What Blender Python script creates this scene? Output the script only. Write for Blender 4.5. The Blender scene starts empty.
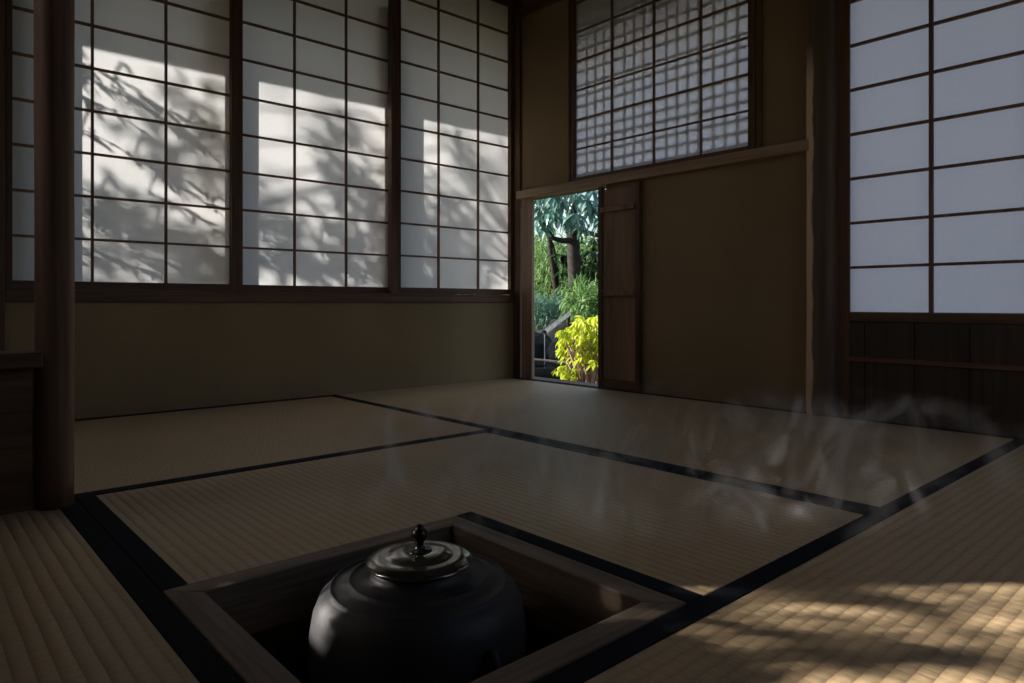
import bpy, math, random
from mathutils import Vector, Matrix, noise
random.seed(7)
R = math.radians
sc = bpy.context.scene
col = sc.collection

# ------------------------------------------------------------------ room measures (metres)
U0, U1, U2 = 0.230, 1.170, 2.083        # mat seams along X; U2 is the right wall
V0, V1, V2 = 0.442, 1.382, 2.318        # mat seams along Y; V2 is the left (garden window) wall
HB = 0.030                              # width of a mat's cloth border
EYE = 0.334
YAW = 0.7316
XL, YN = -0.71, -0.50                   # hidden walls of the room
ZC = 1.95

# ------------------------------------------------------------------ helpers
def new_obj(name, me, mat=None, parent=None):
    o = bpy.data.objects.new(name, me)
    col.objects.link(o)
    if mat: me.materials.append(mat)
    if parent: o.parent = parent
    return o

def empty(name, loc=(0, 0, 0), rz=0):
    o = bpy.data.objects.new(name, None)
    o.empty_display_size = 0.05
    o.location = loc; o.rotation_euler[2] = rz
    col.objects.link(o)
    return o

def tag(o, label=None, cat=None, group=None, kind=None):
    if label: o['label'] = label
    if cat: o['category'] = cat
    if group: o['group'] = group
    if kind: o['kind'] = kind
    return o

class MB:
    def __init__(s): s.v = []; s.f = []; s.origin = Vector((0, 0, 0))
    def add(s, vs, fs):
        n = len(s.v)
        s.v += [tuple(p) for p in vs]
        s.f += [tuple(i + n for i in f) for f in fs]
        return s
    def box(s, x0, x1, y0, y1, z0, z1):
        return s.add([(x0,y0,z0),(x1,y0,z0),(x1,y1,z0),(x0,y1,z0),(x0,y0,z1),(x1,y0,z1),(x1,y1,z1),(x0,y1,z1)],
                     [(0,3,2,1),(4,5,6,7),(0,1,5,4),(1,2,6,5),(2,3,7,6),(3,0,4,7)])
    def tube(s, pts, rad, n=8, cap=True):
        pts = [Vector(p) for p in pts]
        if not hasattr(rad, '__len__'): rad = [rad] * len(pts)
        rings = []
        up = Vector((0, 0, 1))
        prev = None
        for i, p in enumerate(pts):
            t = (pts[min(i + 1, len(pts) - 1)] - pts[max(i - 1, 0)]).normalized()
            if prev is None:
                a = t.cross(up)
                if a.length < 0.05: a = t.cross(Vector((1, 0, 0)))
            else:
                a = prev - t * prev.dot(t)
            a.normalize(); b = t.cross(a); prev = a
            rings.append([p + (a * math.cos(2*math.pi*k/n) + b * math.sin(2*math.pi*k/n)) * rad[i] for k in range(n)])
        vs = [q for r in rings for q in r]
        fs = []
        for i in range(len(pts) - 1):
            for k in range(n):
                k2 = (k + 1) % n
                fs.append((i*n+k, i*n+k2, (i+1)*n+k2, (i+1)*n+k))
        if cap:
            fs.append(tuple(range(n - 1, -1, -1)))
            fs.append(tuple((len(pts)-1)*n + k for k in range(n)))
        return s.add(vs, fs)
    def lathe(s, prof, n=64, c=(0, 0, 0), fn=None):
        vs = []
        for r, z in prof:
            for k in range(n):
                a = 2 * math.pi * k / n
                rr = r if fn is None else fn(r, z, a)
                vs.append((c[0] + rr*math.cos(a), c[1] + rr*math.sin(a), c[2] + z))
        fs = []
        for i in range(len(prof) - 1):
            for k in range(n):
                k2 = (k + 1) % n
                fs.append((i*n+k, i*n+k2, (i+1)*n+k2, (i+1)*n+k))
        if prof[0][0] > 1e-4: fs.append(tuple(range(n - 1, -1, -1)))
        if prof[-1][0] > 1e-4: fs.append(tuple((len(prof)-1)*n + k for k in range(n)))
        return s.add(vs, fs)
    def prism(s, poly, z0, z1):
        n = len(poly)
        vs = [(x, y, z0) for x, y in poly] + [(x, y, z1) for x, y in poly]
        fs = [tuple(range(n - 1, -1, -1)), tuple(range(n, 2*n))] + [(i, (i+1) % n, n + (i+1) % n, n + i) for i in range(n)]
        return s.add(vs, fs)
    def build(s, name, mat=None, parent=None, smooth=False, bevel=0, seg=2, subsurf=0):
        me = bpy.data.meshes.new(name)
        me.from_pydata(s.v, [], s.f)
        me.update()
        if smooth:
            for p in me.polygons: p.use_smooth = True
        o = new_obj(name, me, mat, parent)
        if bevel:
            m = o.modifiers.new('bevel', 'BEVEL'); m.width = bevel; m.segments = seg; m.limit_method = 'ANGLE'; m.angle_limit = R(40)
        if subsurf:
            m = o.modifiers.new('sub', 'SUBSURF'); m.levels = subsurf; m.render_levels = subsurf
        return o

def bx(name, x0, x1, y0, y1, z0, z1, mat, parent=None, bevel=0.0012):
    return MB().box(min(x0,x1), max(x0,x1), min(y0,y1), max(y0,y1), z0, z1).build(name, mat, parent, bevel=bevel)

# ------------------------------------------------------------------ materials
def mat_base(name):
    m = bpy.data.materials.new(name); m.use_nodes = True
    nt = m.node_tree
    b = nt.nodes['Principled BSDF']
    return m, nt, b

def N(nt, typ, **kw):
    n = nt.nodes.new(typ)
    for k, v in kw.items():
        if k in n.inputs: n.inputs[k].default_value = v
        else: setattr(n, k, v)
    return n

def ramp(nt, fac, stops):
    r = nt.nodes.new('ShaderNodeValToRGB')
    els = r.color_ramp.elements
    els[0].position, els[0].color = stops[0][0], (*stops[0][1], 1)
    els[1].position, els[1].color = stops[1][0], (*stops[1][1], 1)
    for p, c in stops[2:]:
        e = els.new(p); e.color = (*c, 1)
    nt.links.new(fac, r.inputs[0])
    return r

def bump(nt, b, height, strength=0.3, dist=0.002):
    n = N(nt, 'ShaderNodeBump'); n.inputs['Strength'].default_value = strength; n.inputs['Distance'].default_value = dist
    nt.links.new(height, n.inputs['Height']); nt.links.new(n.outputs[0], b.inputs['Normal'])
    return n

def math_n(nt, op, a, b=None, c=None):
    n = nt.nodes.new('ShaderNodeMath'); n.operation = op
    for i, x in enumerate((a, b, c)):
        if x is None: continue
        if hasattr(x, 'links') or hasattr(x, 'is_output'): nt.links.new(x, n.inputs[i])
        else: n.inputs[i].default_value = x
    return n.outputs[0]

def wood(name, dark, light, axis='Z', rough=0.55, scale=1.0, spec=0.3, bstr=0.25):
    m, nt, b = mat_base(name)
    tc = N(nt, 'ShaderNodeTexCoord')
    mp = N(nt, 'ShaderNodeMapping')
    s = {'X': (1.2, 28, 28), 'Y': (28, 1.2, 28), 'Z': (28, 28, 1.2)}[axis]
    mp.inputs['Scale'].default_value = tuple(q * scale for q in s)
    nt.links.new(tc.outputs['Object'], mp.inputs[0])
    n1 = N(nt, 'ShaderNodeTexNoise'); n1.inputs['Scale'].default_value = 1.0; n1.inputs['Detail'].default_value = 6; n1.inputs['Distortion'].default_value = 0.6
    nt.links.new(mp.outputs[0], n1.inputs['Vector'])
    n2 = N(nt, 'ShaderNodeTexNoise'); n2.inputs['Scale'].default_value = 6.0; n2.inputs['Detail'].default_value = 4
    nt.links.new(mp.outputs[0], n2.inputs['Vector'])
    mix = math_n(nt, 'ADD', math_n(nt, 'MULTIPLY', n1.outputs[0], 0.65), math_n(nt, 'MULTIPLY', n2.outputs[0], 0.35))
    r = ramp(nt, mix, [(0.32, dark), (0.68, light)])
    nt.links.new(r.outputs[0], b.inputs['Base Color'])
    b.inputs['Roughness'].default_value = rough
    b.inputs['Specular IOR Level'].default_value = spec
    bump(nt, b, mix, bstr, 0.0015)
    return m

def clay(name, c1, c2, scale=1.0, bstr=0.5):
    m, nt, b = mat_base(name)
    tc = N(nt, 'ShaderNodeTexCoord')
    n1 = N(nt, 'ShaderNodeTexNoise'); n1.inputs['Scale'].default_value = 3.0*scale; n1.inputs['Detail'].default_value = 5
    n2 = N(nt, 'ShaderNodeTexNoise'); n2.inputs['Scale'].default_value = 260*scale; n2.inputs['Detail'].default_value = 3
    nt.links.new(tc.outputs['Object'], n1.inputs['Vector']); nt.links.new(tc.outputs['Object'], n2.inputs['Vector'])
    mix = math_n(nt, 'ADD', math_n(nt, 'MULTIPLY', n1.outputs[0], 0.6), math_n(nt, 'MULTIPLY', n2.outputs[0], 0.4))
    r = ramp(nt, mix, [(0.3, c1), (0.7, c2)])
    nt.links.new(r.outputs[0], b.inputs['Base Color'])
    b.inputs['Roughness'].default_value = 0.92; b.inputs['Specular IOR Level'].default_value = 0.12
    bump(nt, b, n2.outputs[0], bstr, 0.0012)
    return m

def plain(name, c, rough=0.6, spec=0.3, metal=0.0, nscale=40, var=0.15, bstr=0.0):
    m, nt, b = mat_base(name)
    tc = N(nt, 'ShaderNodeTexCoord')
    n1 = N(nt, 'ShaderNodeTexNoise'); n1.inputs['Scale'].default_value = nscale; n1.inputs['Detail'].default_value = 4
    nt.links.new(tc.outputs['Object'], n1.inputs['Vector'])
    r = ramp(nt, n1.outputs[0], [(0.3, tuple(q*(1-var) for q in c)), (0.7, tuple(min(1, q*(1+var)) for q in c))])
    nt.links.new(r.outputs[0], b.inputs['Base Color'])
    b.inputs['Roughness'].default_value = rough; b.inputs['Specular IOR Level'].default_value = spec; b.inputs['Metallic'].default_value = metal
    if bstr: bump(nt, b, n1.outputs[0], bstr, 0.002)
    return m

def tatami(name, axis, dark, light):
    """axis: the direction in which the warp ridges run"""
    m, nt, b = mat_base(name)
    tc = N(nt, 'ShaderNodeTexCoord')
    sp = N(nt, 'ShaderNodeSeparateXYZ'); nt.links.new(tc.outputs['Object'], sp.inputs[0])
    along, across = (sp.outputs[0], sp.outputs[1]) if axis == 'X' else (sp.outputs[1], sp.outputs[0])
    wob = N(nt, 'ShaderNodeTexNoise'); wob.inputs['Scale'].default_value = 9; nt.links.new(tc.outputs['Object'], wob.inputs['Vector'])
    ac = math_n(nt, 'ADD', across, math_n(nt, 'MULTIPLY', wob.outputs[0], 0.004))
    ph = math_n(nt, 'MULTIPLY', ac, math.pi / 0.0160)
    ridge = math_n(nt, 'POWER', math_n(nt, 'ABSOLUTE', math_n(nt, 'SINE', ph)), 0.85)
    # the rushes themselves: fine ribs across the ridges, shifted from one ridge to the next
    cell = math_n(nt, 'FLOOR', math_n(nt, 'DIVIDE', ac, 0.0160))
    sh = math_n(nt, 'MULTIPLY', math_n(nt, 'MODULO', cell, 2.0), 0.5)
    aw = math_n(nt, 'ADD', math_n(nt, 'DIVIDE', along, 0.0145), sh)
    puff = math_n(nt, 'POWER', math_n(nt, 'ABSOLUTE', math_n(nt, 'SINE', math_n(nt, 'MULTIPLY', aw, math.pi))), 0.6)
    mp = N(nt, 'ShaderNodeMapping')
    mp.inputs['Scale'].default_value = (700, 45, 50) if axis == 'X' else (45, 700, 50)
    nt.links.new(tc.outputs['Object'], mp.inputs[0])
    fib = N(nt, 'ShaderNodeTexNoise'); fib.inputs['Scale'].default_value = 1.0; fib.inputs['Detail'].default_value = 3
    nt.links.new(mp.outputs[0], fib.inputs['Vector'])
    h = math_n(nt, 'ADD', math_n(nt, 'MULTIPLY', ridge, 0.75), math_n(nt, 'ADD', math_n(nt, 'MULTIPLY', puff, 0.34), math_n(nt, 'MULTIPLY', fib.outputs[0], 0.35)))
    big = N(nt, 'ShaderNodeTexNoise'); big.inputs['Scale'].default_value = 2.2; big.inputs['Detail'].default_value = 4
    nt.links.new(tc.outputs['Object'], big.inputs['Vector'])
    cf = math_n(nt, 'ADD', math_n(nt, 'MULTIPLY', fib.outputs[0], 0.55), math_n(nt, 'ADD', math_n(nt, 'MULTIPLY', ridge, 0.14), math_n(nt, 'MULTIPLY', big.outputs[0], 0.3)))
    r = ramp(nt, cf, [(0.35, dark), (0.8, light)])
    nt.links.new(r.outputs[0], b.inputs['Base Color'])
    b.inputs['Roughness'].default_value = 0.5; b.inputs['Specular IOR Level'].default_value = 0.35
    bump(nt, b, h, 0.62, 0.0022)
    return m

def cloth(name, c, scale=900, axis=None):
    m, nt, b = mat_base(name)
    tc = N(nt, 'ShaderNodeTexCoord')
    ck = N(nt, 'ShaderNodeTexNoise'); ck.inputs['Scale'].default_value = scale; ck.inputs['Detail'].default_value = 2
    nt.links.new(tc.outputs['Object'], ck.inputs['Vector'])
    r = ramp(nt, ck.outputs[0], [(0.3, tuple(q*0.7 for q in c)), (0.7, tuple(q*1.3 for q in c))])
    nt.links.new(r.outputs[0], b.inputs['Base Color'])
    b.inputs['Roughness'].default_value = 0.85; b.inputs['Specular IOR Level'].default_value = 0.15
    bump(nt, b, ck.outputs[0], 0.3, 0.0006)
    return m

def paper(name, trans, diff):
    m = bpy.data.materials.new(name); m.use_nodes = True
    nt = m.node_tree; nt.nodes.clear()
    out = N(nt, 'ShaderNodeOutputMaterial')
    tc = N(nt, 'ShaderNodeTexCoord')
    n1 = N(nt, 'ShaderNodeTexNoise'); n1.inputs['Scale'].default_value = 85; n1.inputs['Detail'].default_value = 5
    n2 = N(nt, 'ShaderNodeTexNoise'); n2.inputs['Scale'].default_value = 420; n2.inputs['Detail'].default_value = 2
    nt.links.new(tc.outputs['Object'], n1.inputs['Vector']); nt.links.new(tc.outputs['Object'], n2.inputs['Vector'])
    mix = math_n(nt, 'ADD', math_n(nt, 'MULTIPLY', n1.outputs[0], 0.5), math_n(nt, 'MULTIPLY', n2.outputs[0], 0.5))
    r = ramp(nt, mix, [(0.3, tuple(q*0.93 for q in trans)), (0.7, tuple(min(1,q*1.05) for q in trans))])
    t = N(nt, 'ShaderNodeBsdfTranslucent'); nt.links.new(r.outputs[0], t.inputs[0])
    d = N(nt, 'ShaderNodeBsdfDiffuse'); d.inputs[0].default_value = (*diff, 1)
    a = N(nt, 'ShaderNodeAddShader')
    nt.links.new(t.outputs[0], a.inputs[0]); nt.links.new(d.outputs[0], a.inputs[1]); nt.links.new(a.outputs[0], out.inputs[0])
    return m

def leaf_mat(name, c1, c2, trans=0.35, rough=0.45, spec=0.4, scale=6):
    m = bpy.data.materials.new(name); m.use_nodes = True
    nt = m.node_tree
    b = nt.nodes['Principled BSDF']; out = nt.nodes['Material Output']
    tc = N(nt, 'ShaderNodeTexCoord')
    n1 = N(nt, 'ShaderNodeTexNoise'); n1.inputs['Scale'].default_value = scale; n1.inputs['Detail'].default_value = 6
    nt.links.new(tc.outputs['Object'], n1.inputs['Vector'])
    r = ramp(nt, n1.outputs[0], [(0.35, c1), (0.65, c2)])
    nt.links.new(r.outputs[0], b.inputs['Base Color'])
    b.inputs['Roughness'].default_value = rough; b.inputs['Specular IOR Level'].default_value = spec
    t = N(nt, 'ShaderNodeBsdfTranslucent'); nt.links.new(r.outputs[0], t.inputs[0])
    mx = N(nt, 'ShaderNodeMixShader'); mx.inputs[0].default_value = trans
    nt.links.new(b.outputs[0], mx.inputs[1]); nt.links.new(t.outputs[0], mx.inputs[2]); nt.links.new(mx.outputs[0], out.inputs[0])
    return m

W_DK = (0.060, 0.029, 0.016); W_LT = (0.175, 0.086, 0.045)
wood_x = wood('dark_cedar_x', W_DK, W_LT, 'X')
wood_y = wood('dark_cedar_y', W_DK, W_LT, 'Y')
wood_z = wood('dark_cedar_z', W_DK, W_LT, 'Z')
rail_w = wood('warm_rail_wood', (0.24, 0.15, 0.095), (0.50, 0.33, 0.21), 'Y')
jamb_w = wood('jamb_wood', (0.22, 0.13, 0.085), (0.48, 0.30, 0.20), 'Z')
board_w = wood('door_board_wood', (0.13, 0.078, 0.050), (0.36, 0.21, 0.13), 'Z', scale=0.7)
log_w = wood('log_wood', (0.070, 0.036, 0.022), (0.24, 0.125, 0.075), 'Z', rough=0.6, scale=0.6, spec=0.2)
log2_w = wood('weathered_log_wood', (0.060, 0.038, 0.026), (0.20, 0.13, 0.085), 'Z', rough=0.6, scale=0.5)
def pale_strip(m):
    """mixes a paler colour with an uneven edge into one side of the log, lower half"""
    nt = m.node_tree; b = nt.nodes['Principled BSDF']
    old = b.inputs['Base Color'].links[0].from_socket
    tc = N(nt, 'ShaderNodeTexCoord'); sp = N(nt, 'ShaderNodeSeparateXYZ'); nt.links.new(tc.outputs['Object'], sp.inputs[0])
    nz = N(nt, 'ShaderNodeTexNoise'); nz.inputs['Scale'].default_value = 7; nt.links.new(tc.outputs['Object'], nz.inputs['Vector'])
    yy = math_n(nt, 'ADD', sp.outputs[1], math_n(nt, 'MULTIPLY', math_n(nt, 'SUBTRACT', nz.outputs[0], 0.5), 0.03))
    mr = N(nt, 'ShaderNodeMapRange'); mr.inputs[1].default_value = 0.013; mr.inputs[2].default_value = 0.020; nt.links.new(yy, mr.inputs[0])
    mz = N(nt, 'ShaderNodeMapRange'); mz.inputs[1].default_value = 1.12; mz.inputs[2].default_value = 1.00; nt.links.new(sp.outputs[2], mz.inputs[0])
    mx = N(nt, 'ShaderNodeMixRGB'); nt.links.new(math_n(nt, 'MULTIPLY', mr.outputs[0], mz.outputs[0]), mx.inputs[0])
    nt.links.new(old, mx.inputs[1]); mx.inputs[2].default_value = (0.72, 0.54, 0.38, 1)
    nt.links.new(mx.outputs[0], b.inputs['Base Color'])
pale_strip(log2_w)
kumiko_w = wood('lattice_wood', (0.11, 0.055, 0.030), (0.26, 0.135, 0.075), 'Z')
hearth_x = wood('hearth_wood_x', (0.075, 0.053, 0.039), (0.33, 0.245, 0.180), 'X', rough=0.6)
hearth_y = wood('hearth_wood_y', (0.075, 0.053, 0.039), (0.33, 0.245, 0.180), 'Y', rough=0.6)
dado_w = wood('dado_board_wood', (0.035, 0.024, 0.017), (0.085, 0.058, 0.040), 'Z', rough=0.7)
clay_m = clay('brown_clay_plaster', (0.230, 0.158, 0.086), (0.335, 0.235, 0.130))
clay_out = clay('outer_clay', (0.20, 0.16, 0.11), (0.28, 0.23, 0.16))
ceil_m = wood('ceiling_board', (0.05, 0.035, 0.022), (0.12, 0.085, 0.055), 'X')
TD, TL = (0.42, 0.295, 0.165), (0.80, 0.585, 0.345)
tat_x = tatami('rush_ridges_x', 'X', TD, TL)
tat_y = tatami('rush_ridges_y', 'Y', TD, TL)
heri_m = cloth('navy_border_cloth', (0.0085, 0.0105, 0.016))
paper_m = paper('shoji_paper', (0.31, 0.312, 0.308), (0.50, 0.48, 0.43))
paper_b = paper('shoji_paper_bluish', (0.305, 0.30, 0.345), (0.50, 0.48, 0.44))  # lets through a little more blue than the other paper
roof_m = plain('cedar_shingle', (0.10, 0.075, 0.055), 0.8, 0.1, nscale=12, var=0.4, bstr=0.5)
bamboo_m = plain('grey_bamboo', (0.46, 0.42, 0.34), 0.5, 0.3, nscale=30, var=0.25)
rope_m = plain('vine_tie', (0.10, 0.06, 0.035), 0.8, 0.1)

# ------------------------------------------------------------------ sun and sky
ELEV = R(24.0)
SD = Vector((-0.744*math.cos(ELEV), 0.668*math.cos(ELEV), math.sin(ELEV)))   # towards the sun
sun = bpy.data.lights.new('sun', 'SUN'); sun.energy = 10.5; sun.angle = R(0.55); sun.color = (1.0, 0.945, 0.88)
so = bpy.data.objects.new('sun', sun); col.objects.link(so)
so.rotation_euler = SD.to_track_quat('Z', 'Y').to_euler(); so.location = (-6, 6, 6)
w = bpy.data.worlds.new('sky'); sc.world = w; w.use_nodes = True
nt = w.node_tree
bg = nt.nodes['Background']
sky = nt.nodes.new('ShaderNodeTexSky'); sky.sky_type = 'NISHITA'; sky.sun_disc = False
sky.sun_elevation = ELEV; sky.sun_rotation = math.atan2(SD.x, SD.y); sky.air_density = 1.0; sky.dust_density = 2.0; sky.ozone_density = 1.0
hs = nt.nodes.new('ShaderNodeHueSaturation'); hs.inputs['Saturation'].default_value = 0.85
nt.links.new(sky.outputs[0], hs.inputs['Color']); nt.links.new(hs.outputs[0], bg.inputs[0])
bg.inputs[1].default_value = 0.25

# ------------------------------------------------------------------ floor structure
f = MB()
HX0, HX1, HY0, HY1 = U0, U0 + 0.427, V0, V0 + 0.427     # hearth outer square
for x0, x1, y0, y1 in ((XL, HX0, YN, V2), (HX1, U2, YN, V2), (HX0, HX1, YN, HY0), (HX0, HX1, HY1, V2)):
    f.box(x0, x1, y0, y1, -0.11, -0.052)
tag(f.build('floor', plain('floor_boards', (0.12, 0.09, 0.06), 0.7)), kind='structure')

# ------------------------------------------------------------------ tatami mats
def border(x0, x1, y0, y1, parent):
    o = bx('cloth_border', x0, x1, y0, y1, -0.03, 0.0012, heri_m, parent, bevel=0.001)
    return o
def mat_thing(label, poly, material, borders, loc):
    t = empty('tatami_mat', loc)
    tag(t, label, 'tatami mat', 'tatami mats')
    lx, ly = loc[0], loc[1]
    m = MB().prism([(x, y) for x, y in poly], -0.050, 0.0)
    o = m.build('rush_cover', material, t, bevel=0.0015)
    o.matrix_parent_inverse = Matrix.Translation((-loc[0], -loc[1], 0))
    for b in borders:
        q = border(*b, t); q.matrix_parent_inverse = Matrix.Translation((-loc[0], -loc[1], 0))
    return t
g = 0.0007
def rect(x0, x1, y0, y1): return [(x0+g, y0+g), (x1-g, y0+g), (x1-g, y1-g), (x0+g, y1-g)]
LX = U1 - 1.88
mat_thing('long tatami mat lying against the wall of large paper windows', rect(LX, U1, V1, V2), tat_x,
          [(LX+g, U1-g, V1+g, V1+HB), (LX+g, U1-g, V2-HB, V2-g)], (0.2, 1.85, 0))
mat_thing('far tatami mat running along the clay wall in front of the small garden door', rect(U1, U2, V0, V2), tat_y,
          [(U1+g, U1+HB, V0+g, V2-g), (U2-HB, U2-g, V0+g, V2-g)], (1.62, 1.38, 0))
mat_thing('square middle tatami mat with the hearth cut into its near corner',
          [(U0+g, HY1+g), (HX1+g, HY1+g), (HX1+g, V0+g), (U1-g, V0+g), (U1-g, V1-g), (U0+g, V1-g)], tat_y,
          [(U0+g, U0+HB, HY1+g, V1-g), (U1-HB, U1-g, V0+g, V1-g), (HX1+g, HX1+HB, V0+g, HY1+g)], (0.9, 1.1, 0))
mat_thing('tatami mat in the lower left corner, in front of the log post', rect(LX, U0, YN, V1), tat_y,
          [(U0-HB, U0-g, YN+g, V1-g), (LX+g, LX+HB, YN+g, V1-g)], (-0.24, 0.44, 0))
mat_thing('nearest tatami mat on the right, dappled with sunlight', rect(U0, U2, YN, V0), tat_x,
          [(U0+g, U2-g, V0-HB, V0-g), (U0+g, U2-g, YN+g, YN+HB)], (1.15, -0.03, 0))

# ------------------------------------------------------------------ hearth
hf = empty('sunken_hearth', (0.4435, 0.6555, 0)); tag(hf, 'square sunken wooden hearth frame around the iron kettle', 'hearth frame')
FW = 0.036
def hpart(name, poly, z0, z1, m, bevel=0.0015):
    o = MB().prism(poly, z0, z1).build(name, m, hf, bevel=bevel)
    o.matrix_parent_inverse = Matrix.Translation((-0.4435, -0.6555, 0))
    return o
e = 0.0008
ax0, ax1, ay0, ay1 = HX0+e, HX1-e, HY0+e, HY1-e
bx0, bx1, by0, by1 = HX0+FW, HX1-FW, HY0+FW, HY1-FW
s_ = 0.0004
hpart('frame_rail', [(ax0, ay0), (ax1, ay0), (bx1-s_, by0), (bx0+s_, by0)], -0.067, 0.0015, hearth_x)
hpart('frame_rail', [(bx0+s_, by1), (bx1-s_, by1), (ax1, ay1), (ax0, ay1)], -0.067, 0.0015, hearth_x)
hpart('frame_rail', [(ax0, ay0+s_), (bx0, by0+s_), (bx0, by1-s_), (ax0, ay1-s_)], -0.067, 0.0015, hearth_y)
hpart('frame_rail', [(bx1, by0+s_), (ax1, ay0+s_), (ax1, ay1-s_), (bx1, by1-s_)], -0.067, 0.0015, hearth_y)
# clay lined pit under the frame
pit = empty('hearth_pit', (0.4435, 0.6555, -0.3)); tag(pit, 'dark clay lined pit under the wooden hearth frame', 'fire pit')
pm = MB()
LED = 0.022
qx0, qx1, qy0, qy1 = bx0+LED, bx1-LED, by0+LED, by1-LED
for (x0, x1, y0, y1) in ((ax0, qx0, ay0, ay1), (qx1, ax1, ay0, ay1), (qx0, qx1, ay0, qy0), (qx0, qx1, qy1, ay1)):
    pm.box(x0, x1, y0, y1, -0.30, -0.0685)
pm.box(ax0, ax1, ay0, ay1, -0.315, -0.30)
def under(o, t):
    o.parent = t; o.matrix_parent_inverse = Matrix.Translation(-t.location); return o
under(pm.build('clay_lining', clay('hearth_clay', (0.06, 0.042, 0.030), (0.10, 0.072, 0.050), 2)), pit)
am = MB()
na = 24
vs = []; fs = []
for j in range(na+1):
    for i in range(na+1):
        x = qx0 + 0.001 + (qx1-qx0-0.002)*i/na; y = qy0 + 0.001 + (qy1-qy0-0.002)*j/na
        dd = math.hypot(x-0.4435, y-0.6555)
        vs.append((x, y, -0.215 + 0.05*min(1, (dd/0.15)**2) + 0.006*noise.noise(Vector((x*30, y*30, 0)))))
for j in range(na):
    for i in range(na):
        a = j*(na+1)+i; fs.append((a, a+1, a+na+2, a+na+1))
am.add(vs, fs)
ash = am.build('ash_bed', plain('grey_ash', (0.24, 0.22, 0.20), 0.95, 0.05, nscale=120, bstr=0.5), None, smooth=True)
under(ash, pit); ash['kind'] = 'stuff'
# iron trivet
iron_m = plain('black_iron', (0.018, 0.017, 0.017), 0.55, 0.4, nscale=90, var=0.3, bstr=0.3)
tv = empty('trivet', (0.4435, 0.6555, -0.21)); tag(tv, 'black iron trivet in the ash under the kettle', 'trivet')
rg = MB()
K = 40
ringpts = [(0.4435+0.088*math.cos(2*math.pi*k/K), 0.6555+0.088*math.sin(2*math.pi*k/K), -0.148) for k in range(K+1)]
rg.tube(ringpts, 0.0045, 8); under(rg.build('ring', iron_m, None, smooth=True), tv)
for k in range(3):
    a = 2*math.pi*k/3 + 0.4
    c, s = math.cos(a), math.sin(a)
    lg = MB().tube([(0.4435+0.078*c, 0.6555+0.078*s, -0.140), (0.4435+0.092*c, 0.6555+0.092*s, -0.150), (0.4435+0.096*c, 0.6555+0.096*s, -0.205)], 0.005, 8)
    under(lg.build('leg', iron_m, None, smooth=True), tv)

# ------------------------------------------------------------------ kettle
kt = empty('iron_kettle', (0.4435, 0.6555, -0.142)); tag(kt, 'round dark cast iron tea kettle with a shiny lid sitting in the hearth', 'kettle')
def kettle_iron():
    m, nt, b = mat_base('cast_iron')
    tc = N(nt, 'ShaderNodeTexCoord')
    n1 = N(nt, 'ShaderNodeTexNoise'); n1.inputs['Scale'].default_value = 16; n1.inputs['Detail'].default_value = 6
    n2 = N(nt, 'ShaderNodeTexNoise'); n2.inputs['Scale'].default_value = 220; n2.inputs['Detail'].default_value = 3
    for n in (n1, n2): nt.links.new(tc.outputs['Object'], n.inputs['Vector'])
    r = ramp(nt, n1.outputs[0], [(0.35, (0.018, 0.017, 0.020)), (0.62, (0.036, 0.032, 0.035)), (0.75, (0.065, 0.043, 0.037))])
    nt.links.new(r.outputs[0], b.inputs['Base Color'])
    b.inputs['Roughness'].default_value = 0.55; b.inputs['Specular IOR Level'].default_value = 0.6
    bump(nt, b, math_n(nt, 'ADD', n1.outputs[0], math_n(nt, 'MULTIPLY', n2.outputs[0], 0.35)), 0.35, 0.0025)
    return m
ki = kettle_iron()
prof = [(0.0, -0.145), (0.06, -0.144), (0.092, -0.134), (0.110, -0.113), (0.1175, -0.085), (0.1208, -0.055), (0.1208, -0.030),
        (0.1168, -0.006), (0.1105, 0.009), (0.1025, 0.0165), (0.0998, 0.0182), (0.0990, 0.0212), (0.0972, 0.0214), (0.0962, 0.0192),
        (0.0860, 0.0230), (0.0790, 0.0250), (0.0782, 0.0276), (0.0766, 0.0278), (0.0755, 0.0258), (0.0640, 0.0288), (0.0570, 0.0305), (0.0550, 0.0345),
        (0.0545, 0.0400), (0.0520, 0.0402), (0.050, 0.036), (0.046, 0.020), (0.0, 0.012)]
o = MB().lathe(prof, 96, (0.4435, 0.6555, 0)).build('body', ki, None, smooth=True); under(o, kt)
lid_m, ntl, bl = mat_base('polished_bronze_lid')
bl.inputs['Base Color'].default_value = (0.075, 0.068, 0.062, 1); bl.inputs['Metallic'].default_value = 0.9; bl.inputs['Roughness'].default_value = 0.13
tcl = N(ntl, 'ShaderNodeTexCoord'); nl = N(ntl, 'ShaderNodeTexNoise'); nl.inputs['Scale'].default_value = 60
ntl.links.new(tcl.outputs['Object'], nl.inputs['Vector'])
rl = ramp(ntl, nl.outputs[0], [(0.3, (0.19, 0.18, 0.165)), (0.7, (0.28, 0.265, 0.245))]); ntl.links.new(rl.outputs[0], bl.inputs['Base Color'])
bump(ntl, bl, nl.outputs[0], 0.06, 0.001)
lp = [(0.0, 0.0405), (0.055, 0.0405), (0.0590, 0.0408), (0.0602, 0.0422), (0.0598, 0.0436), (0.0580, 0.0450), (0.0545, 0.0468), (0.0500, 0.0482), (0.0445, 0.0490),
      (0.0400, 0.0490), (0.0370, 0.0494), (0.0330, 0.0508), (0.0270, 0.0524), (0.0200, 0.0532), (0.0150, 0.0534), (0.0, 0.0534)]
lid = MB().lathe(lp, 96, (0.4435, 0.6555, 0)).build('lid', lid_m, None, smooth=True); under(lid, kt)
lid['label'] = 'shiny dark bronze lid'
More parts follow.
